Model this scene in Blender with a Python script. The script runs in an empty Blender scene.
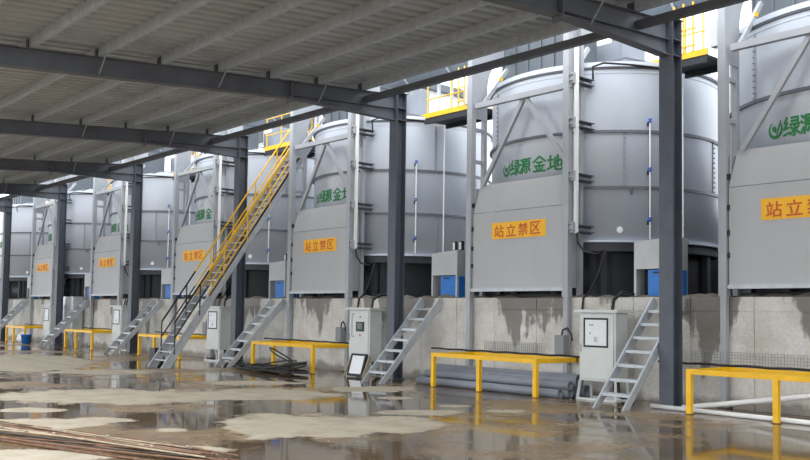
import bpy, math, random
from mathutils import Vector, Matrix
random.seed(7)
SC = bpy.context.scene
COL = SC.collection

# ------------------------------------------------------------------ camera
F_PX, YAW, PITCH, ROLL, CY, EYE = 891.0, 0.8553, 0.0557, 0.0153, 263.2, 1.6
cd = bpy.data.cameras.new('camera'); cam = bpy.data.objects.new('camera', cd); COL.objects.link(cam)
cd.sensor_width = 36.0; cd.lens = F_PX / 810 * 36.0; cd.shift_y = (CY - 230) / 810; cd.clip_end = 400
fw = Vector((-math.sin(YAW) * math.cos(PITCH), math.cos(YAW) * math.cos(PITCH), math.sin(PITCH)))
r0 = Vector((math.cos(YAW), math.sin(YAW), 0)); u0 = r0.cross(fw)
cr, sr = math.cos(ROLL), math.sin(ROLL)
R_ = cr * r0 + sr * u0; U_ = -sr * r0 + cr * u0
M = Matrix((R_, U_, -fw)).transposed().to_4x4(); M.translation = Vector((0, 0, EYE))
cam.matrix_world = M
SC.camera = cam

# ------------------------------------------------------------------ overcast sky, soft sun through cloud, exposure
w = bpy.data.worlds.new('overcast_sky'); SC.world = w; w.use_nodes = True
bg = w.node_tree.nodes['Background']; bg.inputs[0].default_value = (0.93, 0.965, 1.0, 1); bg.inputs[1].default_value = 1.3
sd = bpy.data.lights.new('sun', 'SUN'); sun = bpy.data.objects.new('sun', sd); COL.objects.link(sun)
sd.energy = 1.0; sd.angle = math.radians(70); sd.color = (1, 0.97, 0.93)
sun.rotation_euler = (math.radians(38), 0, math.radians(20))
SC.view_settings.view_transform = 'Standard'; SC.view_settings.look = 'None'
SC.view_settings.gamma = 1.0; SC.view_settings.use_curve_mapping = False
SC.view_settings.exposure = 1.08

# ------------------------------------------------------------------ materials
def lin(c):
    return tuple(((v / 255) / 12.92 if v / 255 <= .04045 else ((v / 255 + .055) / 1.055) ** 2.4) for v in c)
def nodes_of(name):
    m = bpy.data.materials.new(name); m.use_nodes = True
    nt = m.node_tree; return m, nt, nt.nodes['Principled BSDF']
def noise(nt, scale, detail=4, vec=None, rough=.55):
    n = nt.nodes.new('ShaderNodeTexNoise'); n.inputs['Scale'].default_value = scale
    n.inputs['Detail'].default_value = detail; n.inputs['Roughness'].default_value = rough
    if vec: nt.links.new(vec, n.inputs['Vector'])
    return n
def ramp(nt, fac, stops):
    r = nt.nodes.new('ShaderNodeValToRGB'); e = r.color_ramp.elements
    while len(e) < len(stops): e.new(0.5)
    for i, (p, c) in enumerate(stops):
        e[i].position = p; e[i].color = (*c, 1) if len(c) == 3 else c
    nt.links.new(fac, r.inputs[0]); return r
def math_(nt, op, a, b=None, clamp=False):
    n = nt.nodes.new('ShaderNodeMath'); n.operation = op; n.use_clamp = clamp
    for i, v in enumerate((a, b)):
        if v is None: continue
        if isinstance(v, (int, float)): n.inputs[i].default_value = v
        else: nt.links.new(v, n.inputs[i])
    return n.outputs[0]
def mixc(nt, fac, a, b):
    n = nt.nodes.new('ShaderNodeMix'); n.data_type = 'RGBA'
    for s, v in ((0, fac), (6, a), (7, b)):
        if isinstance(v, (int, float)): n.inputs[s].default_value = v
        elif isinstance(v, tuple): n.inputs[s].default_value = (*v, 1)
        else: nt.links.new(v, n.inputs[s])
    return n.outputs[2]
def position(nt):
    return nt.nodes.new('ShaderNodeNewGeometry').outputs['Position']
def scaled(nt, vec, sc):
    n = nt.nodes.new('ShaderNodeMapping'); n.inputs['Scale'].default_value = sc
    nt.links.new(vec, n.inputs[0]); return n.outputs[0]
def paint(name, rgb, rough=.5, metal=0.0, var=.12, scale=1.5, streak=None, bump=0.0):
    m, nt, b = nodes_of(name); c = lin(rgb)
    p = position(nt)
    if streak: p = scaled(nt, p, streak)
    n = noise(nt, scale, 5, p)
    r = ramp(nt, n.outputs[0], [(.3, tuple(v * (1 - var) for v in c)), (.7, tuple(min(1, v * (1 + var)) for v in c))])
    nt.links.new(r.outputs[0], b.inputs['Base Color'])
    b.inputs['Roughness'].default_value = rough; b.inputs['Metallic'].default_value = metal
    if bump:
        bn = nt.nodes.new('ShaderNodeBump'); bn.inputs['Strength'].default_value = bump; bn.inputs['Distance'].default_value = .02
        n2 = noise(nt, scale * 6, 4, position(nt)); nt.links.new(n2.outputs[0], bn.inputs['Height']); nt.links.new(bn.outputs[0], b.inputs['Normal'])
    return m
MT = {}
MT['tank'] = paint('tank_silver_paint', (188, 195, 206), .34, .18, .05, .8, (1, 1, .25))
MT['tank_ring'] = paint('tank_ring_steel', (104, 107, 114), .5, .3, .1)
MT['hoist'] = paint('hoist_grey_paint', (164, 168, 174), .45, .12, .08, 2)
MT['guard'] = paint('guard_grey_sheet', (172, 174, 177), .5, .1, .05, 1.2, (1, 1, .4))
MT['galv'] = paint('galvanised_steel', (178, 183, 188), .42, .3, .1, 6)
MT['dark_steel'] = paint('slate_grey_steel', (84, 90, 101), .5, .1, .12, 3)
MT['rafter'] = paint('rafter_grey_steel', (98, 102, 110), .5, .1, .15, 2)
MT['purlin'] = paint('galvanised_purlin', (184, 194, 206), .5, .1, .14, 8)
MT['deck'] = paint('roof_sheet_underside', (184, 193, 203), .45, .15, .12, 1.5, (1, .3, 1))
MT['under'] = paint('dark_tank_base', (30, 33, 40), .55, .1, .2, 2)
MT['under_mid'] = paint('dark_grey_base_frame', (66, 69, 76), .5, .1, .12, 2)
MT['yellow'] = paint('yellow_paint', (240, 186, 14), .42, 0, .09, 4)
MT['sign'] = paint('yellow_sign_sheet', (246, 186, 38), .55, 0, .05, 5)
MT['red'] = paint('red_lettering', (200, 88, 34), .6, 0, .05)
MT['green'] = paint('green_lettering', (26, 118, 62), .5, 0, .05)
MT['black'] = paint('black_rubber', (22, 22, 24), .5, 0, .2, 6)
MT['blackpaint'] = paint('black_rail_paint', (26, 26, 28), .45, 0, .1)
MT['cab'] = paint('cabinet_white_grey', (206, 210, 208), .45, 0, .05, 3)
MT['paper'] = paint('white_notice_paper', (226, 230, 234), .4, 0, .04, 9)
MT['blue'] = paint('blue_door_paint', (44, 122, 205), .5, 0, .08, 5)
MT['bluevalve'] = paint('blue_valve', (30, 96, 190), .45, 0, .08, 5)
MT['white'] = paint('white_plastic', (232, 233, 232), .35, 0, .04, 5)
MT['pvc'] = paint('grey_plastic_pipe', (126, 131, 142), .4, 0, .08, 3)
MT['boxgrey'] = paint('grey_box_sheet', (186, 189, 190), .5, .1, .06, 3)
MT['jbox'] = paint('junction_box_grey', (130, 134, 138), .5, .1, .06, 4)
MT['hopper'] = paint('hopper_grey_green', (92, 99, 106), .5, .1, .08, 3)
MT['duct'] = paint('duct_aluminium', (112, 118, 124), .35, .4, .08, 2)
MT['bright_galv'] = paint('bright_galvanised_sheet', (206, 209, 211), .3, .6, .1, 3)
MT['seam'] = paint('seam_strip', (150, 155, 164), .45, .2, .08)
MT['drive'] = paint('drive_box_grey', (140, 146, 156), .5, .1, .06, 3)
MT['rust'] = paint('rusty_rod', (112, 82, 62), .7, .1, .35, 9)
MT['darkrod'] = paint('blackened_rod', (58, 48, 42), .6, .1, .3, 9)
MT['palewood'] = paint('pale_weathered_rod', (158, 144, 122), .7, 0, .2, 9)
MT['building'] = paint('pale_render', (226, 228, 228), .8, 0, .04, 1)
MT['window'] = paint('dark_window_glass', (44, 50, 58), .15, 0, .1)
MT['screen'] = paint('meter_screen', (70, 82, 84), .2, 0, .1, 12)
MT['mesh'] = paint('mesh_wire', (150, 152, 150), .5, .3, .1, 6)

def wall_material():
    m, nt, b = nodes_of('cast_concrete')
    p = position(nt)
    base = ramp(nt, noise(nt, 1.3, 6, p).outputs[0], [(.3, lin((190, 186, 178))), (.5, lin((212, 209, 203))), (.72, lin((226, 224, 220)))])
    fine = ramp(nt, noise(nt, 22, 5, p).outputs[0], [(.3, (.82, .82, .82)), (.6, (1, 1, 1))])
    mul = nt.nodes.new('ShaderNodeMix'); mul.data_type = 'RGBA'; mul.blend_type = 'MULTIPLY'; mul.inputs[0].default_value = 1
    nt.links.new(base.outputs[0], mul.inputs[6]); nt.links.new(fine.outputs[0], mul.inputs[7])
    # water stains that ran down from the top edge: long in z, patchy in x
    sx = nt.nodes.new('ShaderNodeSeparateXYZ'); nt.links.new(p, sx.inputs[0])
    st = noise(nt, .55, 5, scaled(nt, p, (1, 0, .16)), .6).outputs[0]
    edge = noise(nt, 4.0, 4, p).outputs[0]
    down = math_(nt, 'MULTIPLY', math_(nt, 'SUBTRACT', 1.86, sx.outputs[2]), .10)
    v = math_(nt, 'ADD', math_(nt, 'SUBTRACT', st, down), math_(nt, 'MULTIPLY', math_(nt, 'SUBTRACT', edge, .5), .10))
    stain = ramp(nt, v, [(.50, (0, 0, 0)), (.525, (1, 1, 1))])
    col = mixc(nt, math_(nt, 'MULTIPLY', stain.outputs[0], .8), mul.outputs[2], lin((92, 87, 80)))
    # damp foot splash
    ft = math_(nt, 'ADD', math_(nt, 'MULTIPLY', sx.outputs[2], -2.6), math_(nt, 'MULTIPLY', noise(nt, 2.2, 4, p).outputs[0], 1.2))
    fr = ramp(nt, ft, [(.05, (0, 0, 0)), (.35, (1, 1, 1))])
    col = mixc(nt, math_(nt, 'MULTIPLY', fr.outputs[0], .6), col, lin((96, 86, 74)))
    nt.links.new(col, b.inputs['Base Color'])
    rr = math_(nt, 'SUBTRACT', .85, math_(nt, 'MULTIPLY', stain.outputs[0], .35)); nt.links.new(rr, b.inputs['Roughness'])
    bn = nt.nodes.new('ShaderNodeBump'); bn.inputs['Strength'].default_value = .35; bn.inputs['Distance'].default_value = .02
    nt.links.new(noise(nt, 16, 6, p).outputs[0], bn.inputs['Height']); nt.links.new(bn.outputs[0], b.inputs['Normal'])
    return m
MT['wall'] = wall_material()

DRY = [  # islands of dry concrete: centre and inverse axes (metres on the ground)
(-10.47,7.28, 0.463,0.667,0.565,-0.382),(-9.80,8.47, 1.008,1.170,0.795,-0.537),(-15.90,6.72, 0.171,0.409,0.583,-0.359),
(-14.81,9.27, 0.347,0.559,0.676,-0.415),(-12.55,4.40, 0.448,1.285,1.255,-0.847),(-12.57,5.18, 0.675,1.719,2.824,-1.903),
(-14.37,4.80, 0.618,1.880,2.363,-1.504),(-26.96,8.80, 0.153,0.472,0.191,-0.091),(-14.55,11.87, 0.718,0.880,1.181,-0.703),
(-10.70,9.78, 0.877,0.951,1.947,-1.278),(-11.16,10.90, 2.564,2.564,3.730,-2.331),(-10.11,11.08, 2.044,1.844,3.141,-2.044),
(-11.02,5.52, 1.850,3.895,3.797,-2.532),(-9.89,3.42, 0.464,1.349,1.726,-1.233),(-9.44,4.78, 0.653,1.355,2.761,-1.958),
(-17.18,10.45, 0.478,0.783,1.254,-0.723),(-12.83,10.95, 1.725,2.020,2.693,-1.725),(-21.99,9.02, 0.263,0.650,0.951,-0.507)]
def ground_material():
    m, nt, b = nodes_of('wet_concrete_yard')
    p = position(nt); sx = nt.nodes.new('ShaderNodeSeparateXYZ'); nt.links.new(p, sx.inputs[0])
    X, Y = sx.outputs[0], sx.outputs[1]
    d = None
    for cx, cy, a, b_, c, e in DRY:
        dx = math_(nt, 'SUBTRACT', X, cx); dy = math_(nt, 'SUBTRACT', Y, cy)
        u = math_(nt, 'ADD', math_(nt, 'MULTIPLY', dx, a), math_(nt, 'MULTIPLY', dy, b_))
        v = math_(nt, 'ADD', math_(nt, 'MULTIPLY', dx, c), math_(nt, 'MULTIPLY', dy, e))
        q = math_(nt, 'SQRT', math_(nt, 'ADD', math_(nt, 'MULTIPLY', u, u), math_(nt, 'MULTIPLY', v, v)))
        d = q if d is None else math_(nt, 'MINIMUM', d, q)
    wob = noise(nt, 1.3, 8, p, .68).outputs[0]
    dd = math_(nt, 'ADD', d, math_(nt, 'MULTIPLY', math_(nt, 'SUBTRACT', wob, .5), 1.5))
    dry = ramp(nt, dd, [(.86, (1, 1, 1)), (1.0, (0, 0, 0))]).outputs[0]
    big = noise(nt, .35, 5, p).outputs[0]
    drycol = ramp(nt, noise(nt, 2.2, 7, p, .65).outputs[0], [(.25, lin((148, 138, 120))), (.5, lin((172, 163, 145))), (.75, lin((186, 179, 163)))]).outputs[0]
    damp = ramp(nt, noise(nt, 1.1, 7, p, .6).outputs[0], [(.3, lin((104, 84, 60))), (.5, lin((134, 112, 82))), (.72, lin((152, 131, 100)))]).outputs[0]
    col = mixc(nt, dry, damp, drycol)
    pud = ramp(nt, math_(nt, 'ADD', big, math_(nt, 'MULTIPLY', math_(nt, 'SUBTRACT', wob, .5), .25)), [(.43, (0, 0, 0)), (.50, (1, 1, 1))]).outputs[0]
    pud = math_(nt, 'MULTIPLY', pud, math_(nt, 'SUBTRACT', 1, dry))
    col = mixc(nt, math_(nt, 'MULTIPLY', pud, .6), col, lin((64, 56, 47)))
    nt.links.new(col, b.inputs['Base Color'])
    wet_r = math_(nt, 'SUBTRACT', .30, math_(nt, 'MULTIPLY', pud, .265))
    rough = math_(nt, 'ADD', math_(nt, 'MULTIPLY', dry, .55), wet_r); nt.links.new(rough, b.inputs['Roughness'])
    b.inputs['IOR'].default_value = 1.38
    bn = nt.nodes.new('ShaderNodeBump'); bn.inputs['Distance'].default_value = .02
    st = math_(nt, 'ADD', .03, math_(nt, 'MULTIPLY', dry, .3)); nt.links.new(st, bn.inputs['Strength'])
    nt.links.new(noise(nt, 9, 6, p).outputs[0], bn.inputs['Height']); nt.links.new(bn.outputs[0], b.inputs['Normal'])
    return m
MT['ground'] = ground_material()
MT['soil'] = paint('dark_soil', (104, 98, 88), .9, 0, .25, 3, bump=.4)

# ------------------------------------------------------------------ mesh helpers
class MB:
    def __init__(s): s.v, s.f, s.smooth = [], [], set()
    def add(s, vs, fs, smooth=False):
        o = len(s.v); s.v += [tuple(q) for q in vs]
        for f in fs:
            if smooth: s.smooth.add(len(s.f))
            s.f.append(tuple(i + o for i in f))
        return s
    def box(s, x0, x1, y0, y1, z0, z1):
        vs = [(x, y, z) for x in (x0, x1) for y in (y0, y1) for z in (z0, z1)]
        return s.add(vs, [(0, 1, 3, 2), (4, 6, 7, 5), (0, 4, 5, 1), (2, 3, 7, 6), (0, 2, 6, 4), (1, 5, 7, 3)])
    def bar(s, p, q, wd, ht, up=(0, 0, 1)):
        p, q = Vector(p), Vector(q); d = (q - p).normalized(); up = Vector(up)
        side = d.cross(up)
        if side.length < 1e-4: side = d.cross(Vector((0, 1, 0)))
        side.normalize(); u = side.cross(d).normalized()
        vs = [e + side * (a * wd / 2) + u * (b * ht / 2) for e in (p, q) for a in (-1, 1) for b in (-1, 1)]
        return s.add(vs, [(0, 1, 3, 2), (4, 6, 7, 5), (0, 4, 5, 1), (2, 3, 7, 6), (0, 2, 6, 4), (1, 5, 7, 3)])
    def tube(s, pts, r, n=8, cap=True):
        pts = [Vector(p) for p in pts]; rings = []; prev = None
        for i, p in enumerate(pts):
            a = pts[max(i - 1, 0)]; b = pts[min(i + 1, len(pts) - 1)]; t = (b - a).normalized()
            if prev is None:
                ref = Vector((0, 0, 1)) if abs(t.z) < .9 else Vector((1, 0, 0)); nrm = t.cross(ref).normalized()
            else:
                nrm = (prev - t * prev.dot(t)).normalized()
            prev = nrm; bn = t.cross(nrm); rr = r[i] if isinstance(r, (list, tuple)) else r
            rings.append([p + (nrm * math.cos(2 * math.pi * k / n) + bn * math.sin(2 * math.pi * k / n)) * rr for k in range(n)])
        vs = [v for g in rings for v in g]; fs = []
        for i in range(len(rings) - 1):
            for k in range(n):
                fs.append((i * n + k, i * n + (k + 1) % n, (i + 1) * n + (k + 1) % n, (i + 1) * n + k))
        s.add(vs, fs, True)
        if cap:
            s.add(rings[0], [tuple(range(n))[::-1]]); s.add(rings[-1], [tuple(range(n))])
        return s
    def hollow(s, p, q, r, th, n=16):
        p, q = Vector(p), Vector(q); t = (q - p).normalized(); nr = t.cross(Vector((0, 0, 1))).normalized(); bn = t.cross(nr)
        c = lambda o, rr: [o + (nr * math.cos(2 * math.pi * k / n) + bn * math.sin(2 * math.pi * k / n)) * rr for k in range(n)]
        vs = c(p, r) + c(q, r) + c(q, r - th) + c(p, r - th); fs = []
        for a in range(4):
            for k in range(n):
                b = (a + 1) % 4; fs.append((a * n + k, a * n + (k + 1) % n, b * n + (k + 1) % n, b * n + k))
        return s.add(vs, fs, True)
    def lathe(s, cx, cy, prof, n=64, smooth=True, a0=0, a1=2 * math.pi):
        full = abs(a1 - a0 - 2 * math.pi) < 1e-6; m = n if full else n + 1; vs = []
        for r, z in prof:
            for k in range(m):
                a = a0 + (a1 - a0) * k / n; vs.append((cx + r * math.sin(a), cy - r * math.cos(a), z))
        fs = []
        for i in range(len(prof) - 1):
            for k in range(n):
                k2 = (k + 1) % m; fs.append((i * m + k, i * m + k2, (i + 1) * m + k2, (i + 1) * m + k))
        return s.add(vs, fs, smooth)
    def prism(s, poly, axis, a, b):
        """poly in the two axes other than `axis`, swept from a to b"""
        n = len(poly)
        def mk(u, v, t): return {'x': (t, u, v), 'y': (u, t, v), 'z': (u, v, t)}[axis]
        vs = [mk(u, v, a) for u, v in poly] + [mk(u, v, b) for u, v in poly]
        fs = [(i, (i + 1) % n, n + (i + 1) % n, n + i) for i in range(n)] + [tuple(range(n))[::-1], tuple(range(n, 2 * n))]
        return s.add(vs, fs)
    def build(s, name, mat, parent=None, org=None, bevel=0):
        org = Vector(org) if org is not None else (ORG[parent] if parent is not None else Vector((0, 0, 0)))
        me = bpy.data.meshes.new(name); me.from_pydata([tuple(Vector(v) - org) for v in s.v], [], s.f)
        for i in s.smooth: me.polygons[i].use_smooth = True
        me.validate(); me.update()
        import bmesh
        bm = bmesh.new(); bm.from_mesh(me); bmesh.ops.recalc_face_normals(bm, faces=bm.faces); bm.to_mesh(me); bm.free()
        o = bpy.data.objects.new(name, me); COL.objects.link(o); me.materials.append(MT[mat] if isinstance(mat, str) else mat)
        if bevel:
            bv = o.modifiers.new('bevel', 'BEVEL'); bv.width = bevel; bv.segments = 2; bv.limit_method = 'ANGLE'
        if parent is not None: o.parent = parent
        else: o.location = org
        ORG[o] = org
        return o
ORG = {}
def tag(o, label, cat, group=None):
    o['label'] = label; o['category'] = cat
    if group: o['group'] = group
    return o
def empty(name, loc, label=None, cat=None, group=None):
    o = bpy.data.objects.new(name, None); COL.objects.link(o); o.location = loc; o.empty_display_size = .3
    ORG[o] = Vector(loc)
    if label: tag(o, label, cat, group)
    return o
def struct(o): o['kind'] = 'structure'; return o
def copy_tree(o, dx=0, parent=None, label=None):
    c = o.copy(); COL.objects.link(c)
    if parent is None:
        c.location = o.location + Vector((dx, 0, 0))
        if label: c['label'] = label
    else: c.parent = parent
    ORG[c] = ORG[o] + Vector((dx, 0, 0))
    for ch in [q for q in bpy.data.objects if q.parent == o]: copy_tree(ch, dx, c)
    return c
def text_polys(body, size, bold=0.0, depth=.004):
    cu = bpy.data.curves.new('lettering', 'FONT'); cu.body = body; cu.size = size; cu.offset = bold; cu.extrude = depth / 2
    cu.resolution_u = 3
    o = bpy.data.objects.new('lettering', cu); COL.objects.link(o)
    bpy.context.view_layer.update()
    me = bpy.data.meshes.new_from_object(o.evaluated_get(bpy.context.evaluated_depsgraph_get()))
    vs = [tuple(v.co) for v in me.vertices]; fs = [tuple(p.vertices) for p in me.polygons]
    bpy.data.objects.remove(o); bpy.data.curves.remove(cu); bpy.data.meshes.remove(me)
    return vs, fs
def fit(vs, x0, x1, z0, z1):
    xs = [v[0] for v in vs]; ys = [v[1] for v in vs]
    ax, bx, ay, by = min(xs), max(xs), min(ys), max(ys)
    return [(x0 + (v[0] - ax) / (bx - ax) * (x1 - x0), z0 + (v[1] - ay) / (by - ay) * (z1 - z0), v[2]) for v in vs]

# ------------------------------------------------------------------ layout
S = 7.43
COLX = [-8.85, -16.40, -23.78, -31.2, -38.75, -46.1, -53.5, -1.44]
YC, YW, ZW, YP = 13.96, 14.74, 1.97, 14.64
POSTX = {k: -14.55 - S * k for k in range(0, 6)}; POSTX[-1] = -8.2
TANKX = {k: -13.05 - S * k for k in range(0, 6)}; TANKX[-1] = -6.68
YT, RT = 17.65, 2.68
WHERE = {-1: 'the two white pipes on the ground', 0: 'the stack of grey plastic pipes', 1: 'the heap of black cable',
         2: 'the yellow-railed staircase', 3: 'the shiny galvanised box', 4: 'the blue bucket', 5: 'nothing but the far end of the yard'}

# ------------------------------------------------------------------ ground, terrace, retaining wall
m = MB(); m.box(-75, 30, -30, 14.9, -.3, 0); struct(m.build('floor', 'ground'))
m = MB(); m.box(-75, 30, 14.86, 45, 0, 1.93); struct(m.build('terrace_ground', 'soil'))
wall = struct(MB().box(-75, 30, YW + .015, 14.95, 0, ZW - .01).build('wall_back', 'wall'))
PW = 1.23; x = -8.93 - PW * 42
lo = up = None
while x < 4:
    for z0, z1, sh in ((0.0, 1.70, 'lo'), (1.715, ZW, 'up')):
        proto = lo if sh == 'lo' else up
        if proto is None:
            o = MB().box(.006, PW - .006, YW - (.0 if sh == 'lo' else .008), YW + .05, z0, z1).build('wall_panel', 'wall', wall, org=(0, 0, 0), bevel=.006)
            o.location = (x, 0, 0)
            if sh == 'lo': lo = o
            else: up = o
        else:
            o = proto.copy(); COL.objects.link(o); o.location = (x, random.uniform(-.004, .006), 0)
    x += PW
struct(MB().box(-75, 30, 20.7, 20.95, 1.9, 3.7).build('added_dark_backdrop', 'under_mid'))  # added dark backdrop: blocks bright sky so gaps beneath the tanks look shaded
# broken soil and mortar lip along the wall's top edge
m = MB(); x = -50
while x < 3:
    wd = random.uniform(.3, 1.1); h = random.uniform(.02, .07); n = 8
    pts = [(x + wd * i / n, .02 + h * math.sin(math.pi * i / n) * random.uniform(.6, 1.2)) for i in range(n + 1)]
    vs = []
    for px, ph in pts: vs += [(px, YW + .01, ZW - .005), (px, YW + .08, ZW + ph), (px, YW + .3, ZW + ph * .6), (px, YW + .42, ZW - .03)]
    m.add(vs, [(i * 4 + j, i * 4 + 4 + j, i * 4 + 5 + j, i * 4 + 1 + j) for i in range(n) for j in range(3)], True)
    x += wd + random.uniform(0, .5)
o = m.build('soil_lip', 'soil', wall); o['kind'] = 'stuff'

# ------------------------------------------------------------------ canopy roof
SL = .0768
def ztop(y): return 6.91 + SL * (y - YC)
roof = struct(empty('ceiling', (-20, 6, 6.5)))
YB = 3.3
# corrugated deck, ribs running down the slope
m = MB(); prof = []; x = -62.0
while x < 9:
    prof += [(x, .0), (x + .16, .0), (x + .185, .065), (x + .275, .065)]; x += .3
y0, y1 = YB, 13.08
vs = [(px, yy, ztop(yy) + .205 + ph) for yy in (y0, y1) for px, ph in prof]; n = len(prof)
m.add(vs, [(i, i + 1, n + i + 1, n + i) for i in range(n - 1)])
dk = m.build('roof_deck', 'deck', roof)
sol = dk.modifiers.new('thickness', 'SOLIDIFY'); sol.thickness = .006; sol.offset = 1
PY = [12.83 - 1.265 * i for i in range(8)]
for i, py in enumerate(PY):
    z = ztop(py); t = .006
    pr = [(py - .035, z + .003), (py + .035, z + .003), (py + .035, z + .02), (py + .029, z + .02), (py + .029, z + .009), (py - .029, z + .009), (py - .029, z + .195),
          (py + .029, z + .195), (py + .029, z + .185), (py + .035, z + .185), (py + .035, z + .201), (py - .035, z + .201)]
    MB().prism(pr, 'x', -62, 9).build('purlin', 'purlin', roof)
def depth(y):
    if y < 10.8: return .34
    return .36 + (y - 10.8) / (13.82 - 10.8) * .26
for ci, cx in enumerate(COLX):
    m = MB(); ys = [YB, 10.8, 13.82]
    web = [(y, ztop(y) - .012) for y in ys] + [(y, ztop(y) - depth(y)) for y in reversed(ys)]
    m.prism(web, 'x', cx - .006, cx + .006)
    for a, b in ((YB, 10.8), (10.8, 13.82)):
        for off, th in ((0, .014), (None, .016)):
            za = ztop(a) - (depth(a) if off is None else 0); zb = ztop(b) - (depth(b) if off is None else 0)
            m.prism([(a, za), (b, zb), (b, zb - th), (a, za - th)], 'x', cx - .1, cx + .1)
    m.prism([(10.8, ztop(10.8) - .30), (13.82, ztop(13.82) - .34), (13.82, ztop(13.82) - .352), (10.8, ztop(10.8) - .312)], 'x', cx - .09, cx + .09)
    rf = m.build('rafter', 'rafter', roof)
    m = MB()
    m.prism([(10.78, ztop(10.8) + .01), (10.82, ztop(10.8) + .01), (10.82, ztop(10.8) - .46), (10.78, ztop(10.8) - .46)], 'x', cx - .11, cx + .11)
    m.build('splice_plate', 'rafter', rf)
    for i, py in enumerate(PY):
        if py > 13.5 or py < -2.5: continue
        MB().box(cx - .10, cx + .03, py - .056, py - .037, ztop(py) - .0, ztop(py) + .17).build('purlin_cleat', 'dark_steel', rf)
        if i % 2 == 1 and ci != 7:   # fly brace from purlin down to the bottom flange
            MB().bar((cx + .42, py - .02, ztop(py) + .05), (cx + .06, py - .02, ztop(py) - depth(py) + .02), .035, .012, (0, 1, 0)).build('fly_brace', 'galv', rf)
xs = sorted(COLX)
for a, b in list(zip(xs[:-1], xs[1:])) + [(-62, xs[0])]:
    MB().box(a + .02, b - .02, 12.88, 13.01, 6.565, 6.70).build('eave_strut', 'rafter', roof)

# columns
def column(cx, label):
    t = empty('steel_column', (cx, YC, 0), label, 'column', 'slate grey columns carrying the canopy')
    hw, d, tf = .14, .15, .016
    m = MB(); z1 = 6.93
    m.box(cx - hw, cx + hw, YC - d, YC - d + tf, .02, z1); m.box(cx - hw, cx + hw, YC + d - tf, YC + d, .02, z1)
    m.box(cx - .006, cx + .006, YC - d + tf, YC + d - tf, .02, z1); m.build('shaft', 'dark_steel', t)
    MB().box(cx - .16, cx + .16, YC - .2, YC + .2, 0, .025).build('base_plate', 'dark_steel', t)
    for z in (ztop(YC) - .64, ztop(YC) - .35): MB().box(cx - hw, cx + hw, YC - d + tf, YC + d - tf, z, z + .014).build('stiffener_plate', 'dark_steel', t)
    MB().box(cx - .16, cx + .16, YC - .17, YC + .17, z1, z1 + .016).build('cap_plate', 'dark_steel', t)
    m = MB()
    for bx, by in ((-.13, -.18), (.13, -.18), (-.13, .18), (.13, .18)): m.tube([(cx + bx, YC + by, .02), (cx + bx, YC + by, .06)], .014, 6)
    m.build('anchor_bolts', 'galv', t)
CL = ['standing beside the ladder and cabinet with a white notice', 'standing beside the cabinet with a meter screen', 'standing behind the yellow-railed staircase',
      'standing behind the ladder next to the yellow-railed staircase', 'standing beside the shiny galvanised box', 'standing past the blue bucket', 'farthest down the row']
for i in range(7): column(COLX[i], 'slate grey steel H column ' + CL[i])

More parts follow.
